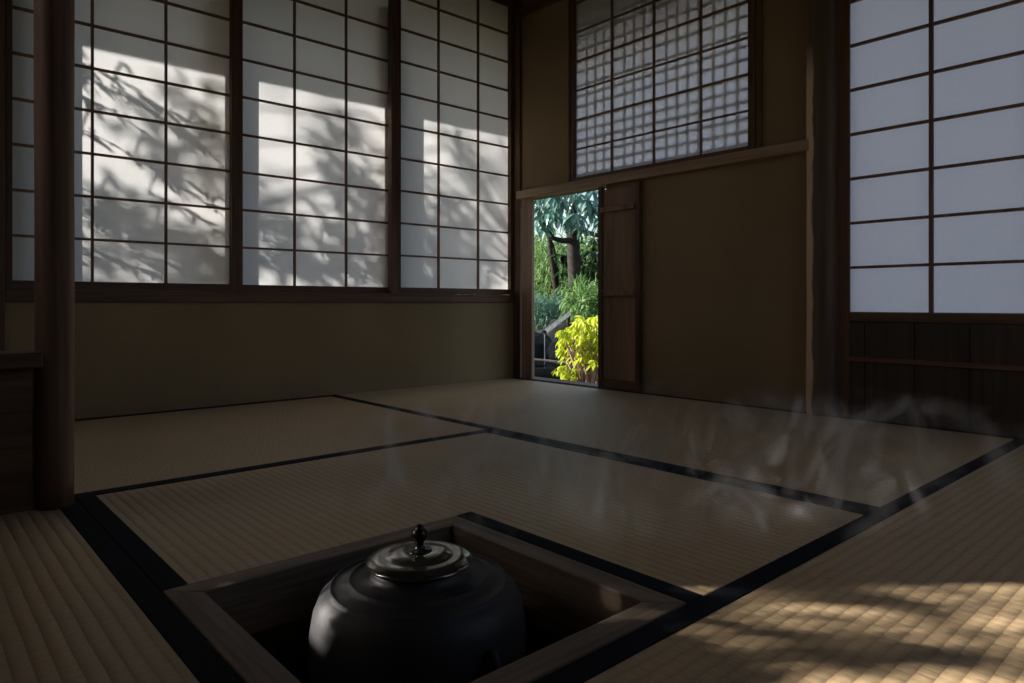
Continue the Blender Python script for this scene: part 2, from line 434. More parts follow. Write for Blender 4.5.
kp = [(0.0, 0.0528), (0.0138, 0.0528), (0.0142, 0.0540), (0.0125, 0.0552), (0.0070, 0.0560), (0.0050, 0.0580), (0.0046, 0.0620), (0.0060, 0.0645),
      (0.0088, 0.0680), (0.0096, 0.0720), (0.0085, 0.0765), (0.0062, 0.0782), (0.0056, 0.0790), (0.0046, 0.0815), (0.0020, 0.0832), (0.0, 0.0834)]
knm = plain('knob_bronze', (0.03, 0.028, 0.028), 0.25, 0.6, 0.7)
kn = MB().lathe(kp, 32, (0, 0, 0)).build('knob', knm, lid, smooth=True)
kn.location = (0.4435, 0.6555, 0)
# two cast lugs with ring holes
def lug(a):
    c, s = math.cos(a), math.sin(a)
    ctr = Vector((0.4435 + 0.1200*c, 0.6555 + 0.1200*s, -0.035))
    pts = []
    for k in range(19):
        t = 2*math.pi*k/18
        pts.append(ctr + Vector((c, s, 0))*(0.005 + 0.0085*math.cos(t)) + Vector((0, 0, 1))*(0.0170*math.sin(t)))
    return MB().tube(pts, 0.0048, 10).build('lug', ki, None, smooth=True)
fwd = Vector((0.668, 0.744)); rgt = Vector((0.744, -0.668))
dlug = rgt*0.68 - fwd*0.73
al = math.atan2(dlug.y, dlug.x)
under(lug(al), kt); under(lug(al + math.pi), kt)

# ------------------------------------------------------------------ walls (with openings)
def wall(name, axis, at0, at1, spans, holes, z0, z1, mat):
    """axis 'X': wall plane runs along X at y in [at0,at1]; holes = (a0,a1,z0,z1)"""
    m = MB()
    cuts = sorted(set([spans[0], spans[1]] + [h[0] for h in holes] + [h[1] for h in holes]))
    for a, b in zip(cuts[:-1], cuts[1:]):
        hs_ = sorted([h for h in holes if h[0] <= a + 1e-6 and h[1] >= b - 1e-6], key=lambda h: h[2])
        z = z0
        segs = []
        for h in hs_:
            if h[2] > z: segs.append((z, h[2]))
            z = h[3]
        if z < z1: segs.append((z, z1))
        for s0, s1 in segs:
            if axis == 'X': m.box(a, b, at0, at1, s0, s1)
            else: m.box(at0, at1, a, b, s0, s1)
    return tag(m.build(name, mat), kind='structure')

TH = 0.07
A0, A1 = 0.236, 2.060          # window opening in the left wall
AZ0, AZ1 = 0.374, 1.700
wall('wall_left', 'X', V2, V2+TH, (XL-TH, U2+TH), [(A0-0.02, A1+0.02, 0.34, 1.735)], -0.12, ZC+0.1, clay_m)
# right wall: garden door, small window, large window
DY0, DY1, DZ1 = 1.780, 2.296, 0.80
SY0, SY1, SZ0, SZ1 = 1.143, 1.967, 0.8315, 1.715
BY1, BZ0, BZ1 = 0.876, 0.300, 1.70
BY0 = -0.02
wall('wall_right', 'Y', U2, U2+TH, (YN-TH, V2), [(DY0, DY1, 0.0, DZ1), (SY0, SY1, SZ0, SZ1), (BY0, BY1, BZ0, BZ1)], -0.12, ZC+0.1, clay_m)
WY0, WY1, WZ0, WZ1 = 1.42, 1.80, 0.60, 1.50
wall('wall_rear', 'Y', XL-TH, XL, (YN-TH, V2), [(WY0, WY1, WZ0, WZ1)], -0.12, ZC+0.1, clay_m)
wall('wall_near', 'X', YN-TH, YN, (XL-TH, U2+TH), [(0.10, 1.72, 0.46, 1.50)], -0.12, ZC+0.1, clay_m)  # opening added behind the camera to let in frontal fill light
tag(MB().box(XL-TH, U2+TH, YN-TH, V2+TH, ZC+0.1, ZC+0.14).build('ceiling', ceil_m), kind='structure')

# roof slopes with deep eaves
def slab(name, a, b, th=0.035):
    """a: two top points, b: two eave points"""
    vs = [Vector(p) for p in (a[0], a[1], b[1], b[0])]
    dn = Vector((0, 0, -th))
    m = MB().add([*vs, *[v+dn for v in vs]], [(0,1,2,3), (7,6,5,4), (0,4,5,1), (1,5,6,2), (2,6,7,3), (3,7,4,0)])
    return tag(m.build(name, roof_m), kind='structure')
EA = 0.80; EZ = 1.07 + EA/0.668*math.tan(ELEV)
slab('trim_1', [(XL-0.9, V2-0.2, ZC+0.32), (U2+0.9, V2-0.2, ZC+0.32)], [(XL-0.9, V2+EA, EZ+0.035), (U2+0.9, V2+EA, EZ+0.035)])
slab('trim_2', [(U2-0.2, YN-0.9, ZC+0.32), (U2-0.2, V2+0.2, ZC+0.32)], [(U2+0.60, YN-0.9, 1.72), (U2+0.60, V2+0.2, 1.72)])

# ------------------------------------------------------------------ posts, sills and rails of the left wall
def trim(n, x0, x1, y0, y1, z0, z1, m, bevel=0.002):
    return tag(bx('trim_%d' % n, x0, x1, y0, y1, z0, z1, m, None, bevel), kind='structure')
trim(3, 0.165, 0.2225, V2-0.012, V2+0.07, 0, ZC+0.1, wood_z)                 # post left of the panels
trim(4, 0.2225, 2.072, V2-0.010, V2+0.062, 0.338, 0.3725, wood_x)            # sill
trim(5, 0.2225, 2.072, V2-0.010, V2+0.062, 1.700, 1.740, wood_x)             # head rail
trim(6, 2.072, U2+0.012, V2-0.045, V2+0.07, 0, ZC+0.1, wood_z)               # corner post
trim(7, 0.157, 0.298, V2+0.075, V2+0.115, 0.2, 1.5, wood_z)                  # outside uprights
trim(8, 0.745, 0.858, V2+0.075, V2+0.115, 0.2, 1.5, wood_z)
trim(9, 1.400, 1.492, V2+0.075, V2+0.115, 0.2, 1.5, wood_z)

def shoji(label, group, axis, a0, a1, z0, z1, pos, cols, rows, stile=(0.022, 0.022), rail=(0.024, 0.030), pmat=None, depth=0.026, bar=0.007, inside=-1, barw=None):
    """a paper screen; a0..a1 along the wall, pos = room-side face; cols/rows = positions of lattice bars; inside = direction of the room"""
    t = empty('shoji_screen', ((a0+a1)/2, pos, z0) if axis == 'X' else (pos, (a0+a1)/2, z0))
    tag(t, label, 'paper window screen', group)
    def B(name, a, b, d0, d1, s0, s1, m, bevel=0.0008):
        p0, p1 = sorted((pos - inside*d0, pos - inside*d1))
        o = bx(name, a, b, p0, p1, s0, s1, m, None, bevel) if axis == 'X' else bx(name, p0, p1, a, b, s0, s1, m, None, bevel)
        return under(o, t)
    B('stile', a0, a0+stile[0], 0, depth, z0, z1, wood_z); B('stile', a1-stile[1], a1, 0, depth, z0, z1, wood_z)
    hm = wood_x if axis == 'X' else wood_y
    i0, i1 = a0+stile[0], a1-stile[1]
    B('rail', i0, i1, 0.001, depth-0.001, z0, z0+rail[0], hm); B('rail', i0, i1, 0.001, depth-0.001, z1-rail[1], z1, hm)
    bw = barw or bar
    for c in cols: B('lattice_bar', c-bw/2, c+bw/2, 0.008, 0.0175, z0+rail[0], z1-rail[1], kumiko_w, 0)
    for r in rows: B('lattice_bar', i0, i1, 0.010, 0.0195, r-bar/2, r+bar/2, kumiko_w, 0)
    p = MB()
    pp = pos - inside*0.0205
    if axis == 'X': p.add([(i0, pp, z0+rail[0]), (i1, pp, z0+rail[0]), (i1, pp, z1-rail[1]), (i0, pp, z1-rail[1])], [(0,1,2,3)])
    else: p.add([(pp, i0, z0+rail[0]), (pp, i1, z0+rail[0]), (pp, i1, z1-rail[1]), (pp, i0, z1-rail[1])], [(0,1,2,3)])
    under(p.build('paper', pmat or paper_m), t)
    return t

GA = 'large sliding paper screens of the left wall'
rA1 = [0.396 + 0.1252*k for k in range(1, 11)]
rA2 = [0.396 + 0.1275*k for k in range(1, 10)]
rA3 = [0.396 + 0.1278*k for k in range(1, 10)]
shoji('large paper screen at far left, partly hidden behind the log post', GA, 'X', 0.2235, 0.857, 0.3735, 1.699, V2-0.004, [0.430, 0.629], rA1, stile=(0.0155, 0.031))
shoji('middle one of the large paper screens above the long low wall', GA, 'X', 0.849, 1.487, 0.3735, 1.699, V2+0.024, [1.0605, 1.263], rA2, stile=(0.024, 0.024))
shoji('large paper screen next to the room corner and garden door', GA, 'X', 1.436, 2.071, 0.3735, 1.699, V2-0.004, [1.668, 1.877], rA3, stile=(0.043, 0.016))

# ------------------------------------------------------------------ right wall: door, small window, post, large window
trim(10, U2-0.034, U2+0.012, 0.948, 2.272, 0.796, 0.831, rail_w, 0.003)      # long rail above the door
trim(11, U2-0.014, U2+0.004, 2.193, 2.257, 0, 0.796, jamb_w, 0.002)          # door jamb next to the corner
trim(12, U2-0.010, U2+0.07, 1.79, 2.295, -0.03, 0.004, wood_y, 0.001)         # threshold
trim(13, U2-0.012, U2+0.01, 1.957, 2.272, 1.606, 1.650, wood_y, 0.002)       # rail high beside the corner
ds = empty('sliding_door', (U2-0.02, 1.73, 0)); tag(ds, 'dark wooden sliding board door beside the garden opening', 'door')
def dp(name, y0, y1, z0, z1, x0, x1, m): return under(bx(name, x0, x1, y0, y1, z0, z1, m, None, 0.0015), ds)
dp('board', 1.620, 1.783, 0.012, 0.780, U2-0.016, U2-0.006, board_w)
dp('stile', 1.783, 1.802, 0.004, 0.792, U2-0.024, U2-0.003, wood_z)
dp('stile', 1.600, 1.620, 0.004, 0.792, U2-0.024, U2-0.003, wood_z)
dp('rail', 1.620, 1.783, 0.004, 0.040, U2-0.022, U2-0.004, wood_y)
dp('batten', 1.620, 1.783, 0.363, 0.384, U2-0.033, U2-0.016, board_w)
dp('batten', 1.620, 1.783, 0.690, 0.708, U2-0.033, U2-0.016, board_w)
kb = MB().tube([(U2-0.033, 1.772, 0.374), (U2-0.038, 1.772, 0.374), (U2-0.045, 1.772, 0.374)], [0.004, 0.0075, 0.006], 12).build('knob', plain('knob_wood', (0.10, 0.06, 0.04), 0.4), None, smooth=True)
under(kb, ds)
rS = [0.8485 + 0.1205*k for k in range(1, 7)]
shoji('small high paper screen above the sliding door, patterned by lattice shadows', None, 'Y', 1.145, 1.965, 0.8325, 1.70, U2-0.006, [1.355, 1.555, 1.757], rS,
      stile=(0.026, 0.012), rail=(0.018, 0.02), pmat=paper_b, depth=0.024, bar=0.006)
trim(14, U2-0.008, U2-0.0002, 1.122, 1.141, 0.831, 1.72, wood_z, 0.001)
trim(15, U2-0.008, U2-0.0002, 1.969, 1.979, 0.831, 1.72, wood_z, 0.001)
# bamboo lattice in the outer face of the small window
bl_t = empty('bamboo_lattice', (U2+0.07, 1.55, 0.83)); tag(bl_t, 'bamboo lattice casting a grid on the small high paper window', 'lattice')
XLAT = U2 + 0.0205
y = 1.176; k = 0
while y < 1.955:
    under(bx('vertical_lath', XLAT, XLAT+0.0025, y-0.0055+random.uniform(-.001, .001), y+0.0055, 0.835, 1.708, bamboo_m, None, 0.0006), bl_t)
    y += 0.0455 if k % 4 != 3 else 0.058; k += 1
z = 0.862; k = 0
while z < 1.70:
    under(bx('horizontal_lath', XLAT+0.0028, XLAT+0.0055, 1.146, 1.964, z-0.0055, z+0.0055+random.uniform(-.001, .001), bamboo_m, None, 0.0006), bl_t)
    z += 0.0425 if k % 3 != 2 else 0.056; k += 1
tag(MB().box(U2+0.30, U2+0.32, 0.95, 2.5, 1.35, 1.90).build('trim_19', wood_y), kind='structure')  # unseen board added outside to shade the top of the small window

# log posts
def log_post(name, label, cx, cy, z1, r, m, seed, amp=0.05, square=0.0):
    mb = MB()
    prof = [(r*(1.0 + amp*0.6*noise.noise(Vector((seed, 0, z*2.3))) ), z) for z in [0.001 + i*(z1-0.001)/40 for i in range(41)]]
    def fn(rr, z, a):
        q = 1 + amp*noise.noise(Vector((math.cos(a)*1.6+seed, math.sin(a)*1.6, z*2.5))) + 0.015*noise.noise(Vector((math.cos(a)*9+seed, math.sin(a)*9, z*4)))
        if square:
            c = max(abs(math.cos(a+0.2)), abs(math.sin(a+0.2))); q *= 1 + square*(1/c - 1.15)
        return rr*q
    mb.lathe(prof, 40, (0, 0, 0), fn)
    o = mb.build(name, m, None, smooth=True); o.location = (cx, cy, 0)
    return tag(o, label, 'post')
log_post('log_post', 'slender dark round log post standing at left beside the low partition', 0.196, 1.352, ZC+0.099, 0.0278, log_w, 3.1, 0.05)
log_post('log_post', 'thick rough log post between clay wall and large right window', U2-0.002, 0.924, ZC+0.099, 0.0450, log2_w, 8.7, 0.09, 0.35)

# low partition at the left
pt = empty('low_partition', (-0.27, 1.36, 0)); tag(pt, 'low dark wooden partition with a ledge, left of the log post', 'partition')
under(bx('panel', XL, 0.176, 1.349, 1.375, 0.001, 0.233, wood_x, None, 0.001), pt)
under(bx('ledge', XL, 0.174, 1.306, 1.392, 0.2335, 0.257, wood_x, None, 0.002), pt)

# large right window and the boards below
trim(16, U2-0.010, U2-0.0002, 0.8465, 0.886, 0.0, ZC+0.1, wood_z, 0.002)
trim(17, U2-0.012, U2+0.05, YN, 0.8455, 0.282, 0.307, wood_y, 0.002)
rB = [0.309 + 0.1308*k for k in range(1, 10)]
shoji('large bluish paper screen at right, above the wooden boards', None, 'Y', 0.205, 0.875, 0.3005, 1.70, U2+0.004, [0.425, 0.6405], rB,
      stile=(0.013, 0.013), rail=(0.009, 0.03), pmat=paper_b, bar=0.008, barw=0.010)
tag(MB().box(U2+0.002, U2+0.03, BY0-0.02, 0.215, 0.30, 1.70).build('trim_18', wood_z), kind='structure')
yb = 0.8495; i = 0
dd = empty('wainscot', (U2, 0.2, 0.14)); tag(dd, 'dark vertical board wainscot under the large right window', 'wainscot')
while yb > YN + 0.01:
    y2 = max(yb - (0.0455 if i == 0 else 0.130), YN)
    under(bx('board', U2-0.0075 - (0.0015 if i % 2 else 0), U2-0.0002, y2+0.0012, yb-0.0008, 0.002, 0.281, dado_w, None, 0.0010), dd)
    yb = y2; i += 1
under(bx('batten', U2-0.016, U2-0.0092, YN+0.001, 0.8485, 0.167, 0.180, wood_y, None, 0.0012), dd)

GN = 'added paper screens of the unseen wall behind the viewer'  # screens added along with the fill opening, out of view
for a0, dy in ((0.101, -0.004), (0.125, -0.034)):
    shoji('added unseen paper screen slid aside in the fill light opening of the near wall, ' + ('room side' if dy > -0.01 else 'garden side') + ' one', GN, 'X', a0, a0+0.806, 0.461, 1.499, YN+dy,
          [a0+0.806*k/4 for k in (1, 2, 3)], [0.46+0.13*k for k in range(1, 8)], inside=1)
# ------------------------------------------------------------------ hidden west window: narrow open gap with thin bars
for i_, yy in enumerate((1.535, 1.60, 1.70)):
    tag(MB().tube([(XL-0.035, yy, WZ0), (XL-0.035, yy+0.004, WZ1)], 0.0035, 8).build('window_bar', bamboo_m, None, smooth=True),
        'thin upright bamboo bar in the open window behind the partition', 'window bar', 'bars of the hidden open window')

# ------------------------------------------------------------------ outdoors
RG = Vector((math.cos(YAW), -math.sin(YAW), 0)); FD = Vector((math.sin(YAW), math.cos(YAW), 0))
GS = 1.42
def gp(px, py, depth):
    depth = depth*GS
    """garden point seen from the room through the door"""
    return RG*((px-514.5)/690.4*depth) + FD*depth + Vector((0, 0, EYE - (py-303.5)/690.4*depth))
GZ = -0.42
gm = MB()
n = 60; vs = []; fs = []
for j in range(n+1):
    for i in range(n+1):
        x = -14 + 34*i/n; y = -10 + 34*j/n
        h = GZ + 0.05*noise.noise(Vector((x*0.5, y*0.5, 0)))
        h += 0.35*max(0, min(1, (math.hypot(x, y) - 6)/8))
        vs.append((x, y, h))
for j in range(n):
    for i in range(n):
        a = j*(n+1)+i; fs.append((a, a+1, a+n+2, a+n+1))
gm.add(vs, fs)
tag(gm.build('ground', plain('mossy_soil', (0.050, 0.052, 0.032), 0.95, 0.05, nscale=5, var=0.5, bstr=0.6), None, smooth=True), kind='structure')

def leaf(m, base, d, up, L, W, bend=0.25, fold=0.15):
    d = d.normalized(); s = d.cross(up)
    if s.length < 1e-3: s = d.cross(Vector((1, 0.3, 0)))
    s.normalize(); nrm = s.cross(d)
    p0 = base
    p1 = base + d*(L*0.35) - nrm*0
    p2 = base + d*(L*0.72) - nrm*(L*bend*0.35)
    p3 = base + d*L - nrm*(L*bend)
    f_ = nrm*(W*fold)
    m.add([p0, p1 + s*W*0.45 + f_, p1, p1 - s*W*0.45 + f_, p2 + s*W*0.36 + f_, p2, p2 - s*W*0.36 + f_, p3],
          [(0, 2, 1), (0, 3, 2), (1, 2, 5, 4), (2, 3, 6, 5), (4, 5, 7), (5, 6, 7)])

def rv(s=1.0): return Vector((random.gauss(0, s), random.gauss(0, s), random.gauss(0, s)))

def blob(m, c, rx, ry, rz, n, L, W, droop=0.3, bend=0.3):
    for _ in range(n):
        v = rv().normalized() * (random.random()**0.4)
        p = Vector((c[0] + v.x*rx, c[1] + v.y*ry, c[2] + v.z*rz))
        d = (v + rv(0.6)); d.z -= droop
        k = random.uniform(0.7, 1.2)
        leaf(m, p, d, Vector((0, 0, 1)) + rv(0.3), L*k, W*k, bend)

def whorl(m, c, L, W, n=7, tilt=0.25, axis=None):
    a0 = random.random()*6.28
    ax = (axis or (Vector((0, 0, 1)) + rv(0.25))).normalized()
    u = ax.orthogonal().normalized(); v = ax.cross(u)
    for k in range(n):
        a = a0 + 2*math.pi*k/n + random.uniform(-.15, .15)
        d = u*math.cos(a) + v*math.sin(a) - ax*random.uniform(tilt*0.3, tilt*1.8)
        leaf(m, c, d, ax, L*random.uniform(.75, 1.1), W*random.uniform(.85, 1.1), 0.35, 0.12)

def spray(m, tw, base, d, length, n, L, W, r0=0.0025):
    d = d.normalized()
    side = d.cross(Vector((0, 0, 1))).normalized()
    pts = []
    for k in range(9):
        t = k/8
        pts.append(base + d*(length*t) - Vector((0, 0, 1))*(length*0.18*t*t) + side*(0.02*math.sin(t*5)))
    tw.tube(pts, [r0*(1-0.7*k/8) for k in range(9)], 5)
    for k in range(n):
        t = (k+0.5)/n; i = min(7, int(t*8)); p = pts[i].lerp(pts[i+1], t*8-i)
        sg = 1 if k % 2 else -1
        dd = d*0.8 + side*sg*random.uniform(.4, 1.1) + Vector((0, 0, random.uniform(-.7, .25)))
        kk = random.uniform(.75, 1.15)
        leaf(m, p, dd, Vector((0, 0, 1)) + rv(.4), L*kk, W*kk, 0.3)

bark = plain('bark', (0.03, 0.025, 0.02), 0.9, 0.1, nscale=25, var=0.5, bstr=0.8)
bark_g = plain('grey_bark', (0.040, 0.036, 0.033), 0.9, 0.1, nscale=22, var=0.4, bstr=0.8)
lf_dark = leaf_mat('dark_green_leaf', (0.012, 0.035, 0.010), (0.035, 0.085, 0.018), 0.3)
lf_blue = leaf_mat('glossy_blue_green_leaf', (0.045, 0.12, 0.095), (0.12, 0.25, 0.21), 0.25, 0.32, 0.6)
lf_mid = leaf_mat('fresh_green_leaf', (0.09, 0.19, 0.055), (0.24, 0.38, 0.14), 0.45, 0.5, 0.3)
lf_teal = leaf_mat('blue_green_needle', (0.055, 0.14, 0.10), (0.14, 0.27, 0.20), 0.3, 0.5, 0.3)
lf_yel = leaf_mat('yellow_green_leaf', (0.36, 0.46, 0.020), (0.62, 0.68, 0.05), 0.5, 0.45, 0.35, 9)
stem_m = plain('pink_brown_stem', (0.33, 0.22, 0.17), 0.7, 0.2)
stone_m = plain('dark_wet_stone', (0.012, 0.013, 0.013), 0.6, 0.25, nscale=9, var=0.8, bstr=0.9)
stone_l = plain('grey_stone', (0.26, 0.26, 0.25), 0.7, 0.3, nscale=9, var=0.4, bstr=0.7)

def plant(name, label, cat, foot, parts, group=None):
    t = empty(name, foot); tag(t, label, cat, group)
    for nm, mb, mt in parts:
        under(mb.build(nm, mt, None, smooth=(nm not in ('foliage',))), t)
    return t

# --- broad-leaved tree framing the top of the door
fo, br = MB(), MB()
D = 5.6
foot = gp(574, 303, 6.0); foot.z = GZ
top = gp(573, 190, 5.9)
trunk = [foot, gp(576, 300, 6.0), gp(574, 262, 5.95), gp(573, 235, 5.9), gp(571, 205, 5.85), gp(569, 160, 5.8)]
br.tube(trunk, [0.105, 0.088, 0.082, 0.080, 0.064, 0.04], 12)
br.tube([gp(572, 240, 5.9), gp(562, 241, 5.8), gp(553, 238, 5.7), gp(545, 226, 5.6)], [0.040, 0.034, 0.028, 0.02], 8)
br.tube([gp(573, 225, 5.9), gp(585, 232, 5.8), gp(600, 236, 5.7), gp(615, 236, 5.7)], [0.036, 0.03, 0.025, 0.017], 8)
random.seed(21)
for (px, py, dz) in ((540,207,5.3),(549,212,5.1),(556,205,5.4),(537,222,5.2),(546,226,5.5),(563,200,5.2),(576,213,5.0),(590,208,5.3),(586,200,5.0),(597,203,5.4),
                     (600,218,5.5),(570,222,5.6),(583,226,5.4),(560,216,5.6),(552,196,5.0),(535,196,5.1),(605,195,5.2),(575,195,5.3),(543,190,5.2),(593,190,5.1),(566,186,5.0)):
    whorl(fo, gp(px, py, dz), 0.20, 0.066, 8, 0.55)
for _ in range(70):
    whorl(fo, gp(random.uniform(520, 620), random.uniform(120, 226), random.uniform(5.2, 6.4)), 0.19, 0.062, 8, 0.55)
plant('broadleaf_tree', 'large tree with glossy blue-green fingered leaves over the door opening', 'tree', foot, [('trunk', br, bark_g), ('foliage', fo, lf_blue)])

# --- twin thin trunks
fo, br = MB(), MB()
foot = gp(556, 303, 6.6); foot.z = GZ
br.tube([foot, gp(557, 300, 6.6), gp(554, 275, 6.6), gp(551, 255, 6.6), gp(549, 235, 6.6), gp(547, 190, 6.6), gp(547, 120, 6.6)], [0.05, 0.042, 0.034, 0.031, 0.028, 0.025, 0.017], 8)
br.tube([gp(557, 292, 6.6), gp(557, 270, 6.62), gp(554, 250, 6.64), gp(550, 238, 6.62), gp(552, 200, 6.6)], [0.03, 0.026, 0.023, 0.02, 0.014], 8)
random.seed(5)
for _ in range(26): blob(fo, gp(random.uniform(530, 570), random.uniform(120, 215), random.uniform(6.4, 6.9)), .22, .22, .17, 26, 0.10, 0.036)
plant('slender_tree', 'slender tree with two thin crossing trunks left of the thick one', 'tree', foot, [('trunk', br, bark), ('foliage', fo, lf_dark)])

# --- dark evergreen leaves on the right and behind
def bush(label, name, pts, dens, L, W, mt, stems=True, group=None, droop=0.3, sc_=1.0, seed=1, shape='blob'):
    random.seed(seed)
    L *= GS; W *= GS; pts = [(p, r*GS) for p, r in pts]
    fo, br = MB(), MB()
    c0 = sum((p for p, r in pts), Vector())/len(pts); foot = Vector((c0.x, c0.y, GZ + 0.35*max(0, min(1, (math.hypot(c0.x, c0.y)-6)/8))))
    for p, r in pts:
        br.tube([foot, foot.lerp(p, 0.5) + rv(0.03), p], [0.012, 0.009, 0.004], 5)
        if shape == 'whorl':
            for _ in range(dens): whorl(fo, p + rv(r*0.5), L, W, 7, 0.4)
        else: blob(fo, p, r, r, r*0.8, dens, L, W, droop)
    return plant(name, label, 'shrub', foot, [('stems', br, bark), ('foliage', fo, mt)], group)
bush('dark green broad-leaved shrub right of the thick trunk', 'evergreen_shrub',
     [(gp(590+8*math.cos(i), 268+6*i-12, 6.2+0.1*i), 0.16) for i in range(5)] + [(gp(600, 262, 6.0), .15), (gp(587, 255, 6.4), .1), (gp(612, 275, 6.2), .2)], 8, 0.12, 0.042, lf_dark, shape='whorl', seed=2)
bush('small dark-leaved shrub between the trunks', 'evergreen_shrub', [(gp(563, 256, 6.3), .08), (gp(565, 288, 6.1), .10), (gp(570, 296, 5.8), .1)], 6, 0.11, 0.038, lf_dark, shape='whorl', seed=4)
bush('light green feathery shrub at the left of the garden view', 'feathery_shrub',
     [(gp(random.Random(i).uniform(522, 560), random.Random(i+50).uniform(246, 300), random.Random(i+9).uniform(7.2, 8.4)), 0.26) for i in range(26)], 170, 0.085, 0.014, lf_mid, seed=6, droop=0.5)
bush('sunlit green shrub behind the thick trunk', 'feathery_shrub',
     [(gp(random.Random(i).uniform(556, 612), random.Random(i+70).uniform(258, 300), random.Random(i+9).uniform(7.6, 9.0)), 0.26) for i in range(18)], 150, 0.08, 0.022, lf_mid, seed=8)
bush('low blue-green needle shrub above the bamboo spout', 'needle_shrub',
     [(gp(random.Random(i).uniform(524, 574), random.Random(i+31).uniform(306, 322), random.Random(i+3).uniform(5.0, 5.7)), 0.11) for i in range(22)], 230, 0.055, 0.007, lf_teal, seed=9, droop=-0.2)
bush('arching green fern behind the yellow shrub', 'fern_shrub',
     [(gp(random.Random(i).uniform(572, 612), random.Random(i+41).uniform(292, 314), random.Random(i+3).uniform(4.7, 5.3)), 0.10) for i in range(16)], 90, 0.10, 0.018, lf_mid, seed=12, droop=0.2)
bush('dark hedge closing the far end of the garden', 'garden_hedge',
     [(gp(480 + 9*i, 272 + 5*math.sin(i*1.7), 10.5+0.3*(i % 3)), 0.55) for i in range(20)], 420, 0.12, 0.05, lf_dark, seed=14)
bush('pale green bushes beyond the hedge', 'far_shrub',
     [(gp(490 + 11*i, 262 + 6*math.sin(i*2.3), 12.5), 0.6) for i in range(14)], 260, 0.14, 0.06, lf_mid, seed=15)

# --- yellow-green shrub in the sun by the door
random.seed(33)
fo, br = MB(), MB()
D0 = 3.25
foot = gp(588, 303, D0); foot.z = GZ + 0.02
tips = []
for i in range(92):
    px = random.uniform(560, 628); lo = 320 + max(0, (575-px))*0.75
    py = random.uniform(lo, 372) if px < 578 else random.uniform(316, 362)
    tips.append((px, py))
tips += [(582, 318), (576, 322), (571, 328), (566, 334), (562, 340), (562, 352), (566, 366), (568, 374), (575, 372), (590, 318), (597, 316), (599, 322), (603, 330), (611, 320)]
for k, (px, py) in enumerate(tips):
    tip = gp(px, py, D0 + random.uniform(-0.14, 0.14))
    mid = foot.lerp(tip, 0.55) + Vector((0, 0, 0.06)) + rv(0.02)
    if k % 3 == 0: br.tube([foot + rv(0.03), foot.lerp(mid, .5) + rv(.012), mid, tip], [0.010, 0.008, 0.006, 0.0025], 6)
    else: br.tube([mid, tip], [0.003, 0.0015], 5)
    ax = (Vector((0, 0, 1)) + rv(0.35) - FD*0.35)
    whorl(fo, tip, 0.055, 0.023, 6, 0.45, ax)
    whorl(fo, tip - Vector((0, 0, 0.03)) + rv(0.016), 0.055, 0.024, 5, 0.7, ax)
plant('yellow_green_shrub', 'bright yellow-green leafy shrub glowing in the sun outside the door', 'shrub', foot, [('stems', br, stem_m), ('foliage', fo, lf_yel)])

# --- stones, basin, bamboo spout
def rock(label, name, c, r, mt, seed, flat=0.7, group=None, top=None):
    m = MB(); n1, n2 = 20, 14
    for j in range(n2+1):
        th = math.pi*j/n2
        for i in range(n1):
            ph = 2*math.pi*i/n1
            d = Vector((math.sin(th)*math.cos(ph), math.sin(th)*math.sin(ph), math.cos(th)))
            k = 1 + 0.30*noise.noise(d*1.4 + Vector((seed, 0, 0))) + 0.12*noise.noise(d*4 + Vector((seed, 3, 0)))
            z = d.z*r*k*flat
            m.v.append((d.x*r*k, d.y*r*k, z if top is None else min(z, top)))
    for j in range(n2):
        for i in range(n1):
            i2 = (i+1) % n1; m.f.append((j*n1+i, j*n1+i2, (j+1)*n1+i2, (j+1)*n1+i))
    o = m.build(name, mt, None, smooth=True); o.location = c
    return tag(o, label, 'rock', group)
rock('dark mossy boulder behind the bamboo spout', 'boulder', gp(560, 345, 4.9), 0.30, stone_m, 1.0, 0.75)
rock('dark wet rock left of the falling water', 'boulder', gp(533, 352, 4.6), 0.22, stone_m, 5.0, 0.8)
rock('dark rock behind the stems of the yellow shrub', 'boulder', gp(580, 356, 4.3), 0.30, stone_m, 9.0, 0.8)
rock('pale grey stone at the lower right of the garden view', 'boulder', gp(600, 368, 3.75), 0.10, stone_l, 12.0, 0.55)
rock('low dark stepping stone just outside the door', 'stepping_stone', gp(575, 396, 3.0), 0.20, stone_m, 15.0, 0.35)
# basin: stone trough with water and a pale rim pole
bs = empty('water_basin', gp(545, 372, 3.95)); tag(bs, 'dark stone water basin under the bamboo spout', 'basin')
bc = gp(545, 366, 3.95); bc.z = 0
zr = gp(545, 363, 3.95).z
bp = []
o = MB().lathe([(0.0, GZ-0.02), (0.40, GZ-0.02), (0.46, zr-0.05), (0.45, zr-0.004), (0.42, zr), (0.39, zr-0.01), (0.375, zr-0.03), (0.0, zr-0.032)], 40, (bc.x, bc.y, 0),
               lambda r, z, a: r*(1+0.05*math.sin(3*a+1)+0.03*math.sin(7*a))).build('stone_bowl', stone_m, None, smooth=True); under(o, bs)
wm, ntw, bw_ = mat_base('still_water'); bw_.inputs['Base Color'].default_value = (0.01, 0.014, 0.014, 1); bw_.inputs['Roughness'].default_value = 0.05
nw = N(ntw, 'ShaderNodeTexNoise'); nw.inputs['Scale'].default_value = 14; bump(ntw, bw_, nw.outputs[0], 0.12, 0.01)
o = MB().lathe([(0.377, zr-0.022), (0.0, zr-0.0219)], 40, (bc.x, bc.y, 0), lambda r, z, a: r*(1+0.05*math.sin(3*a+1)+0.03*math.sin(7*a))).build('water', wm, None); under(o, bs)
o = MB().tube([gp(520, 358.5, 3.72), gp(545, 360.5, 3.72), gp(570, 363.5, 3.72)], 0.010, 8).build('bamboo_pole', plain('rosy_bamboo', (0.42, 0.30, 0.25), 0.5), None, smooth=True)
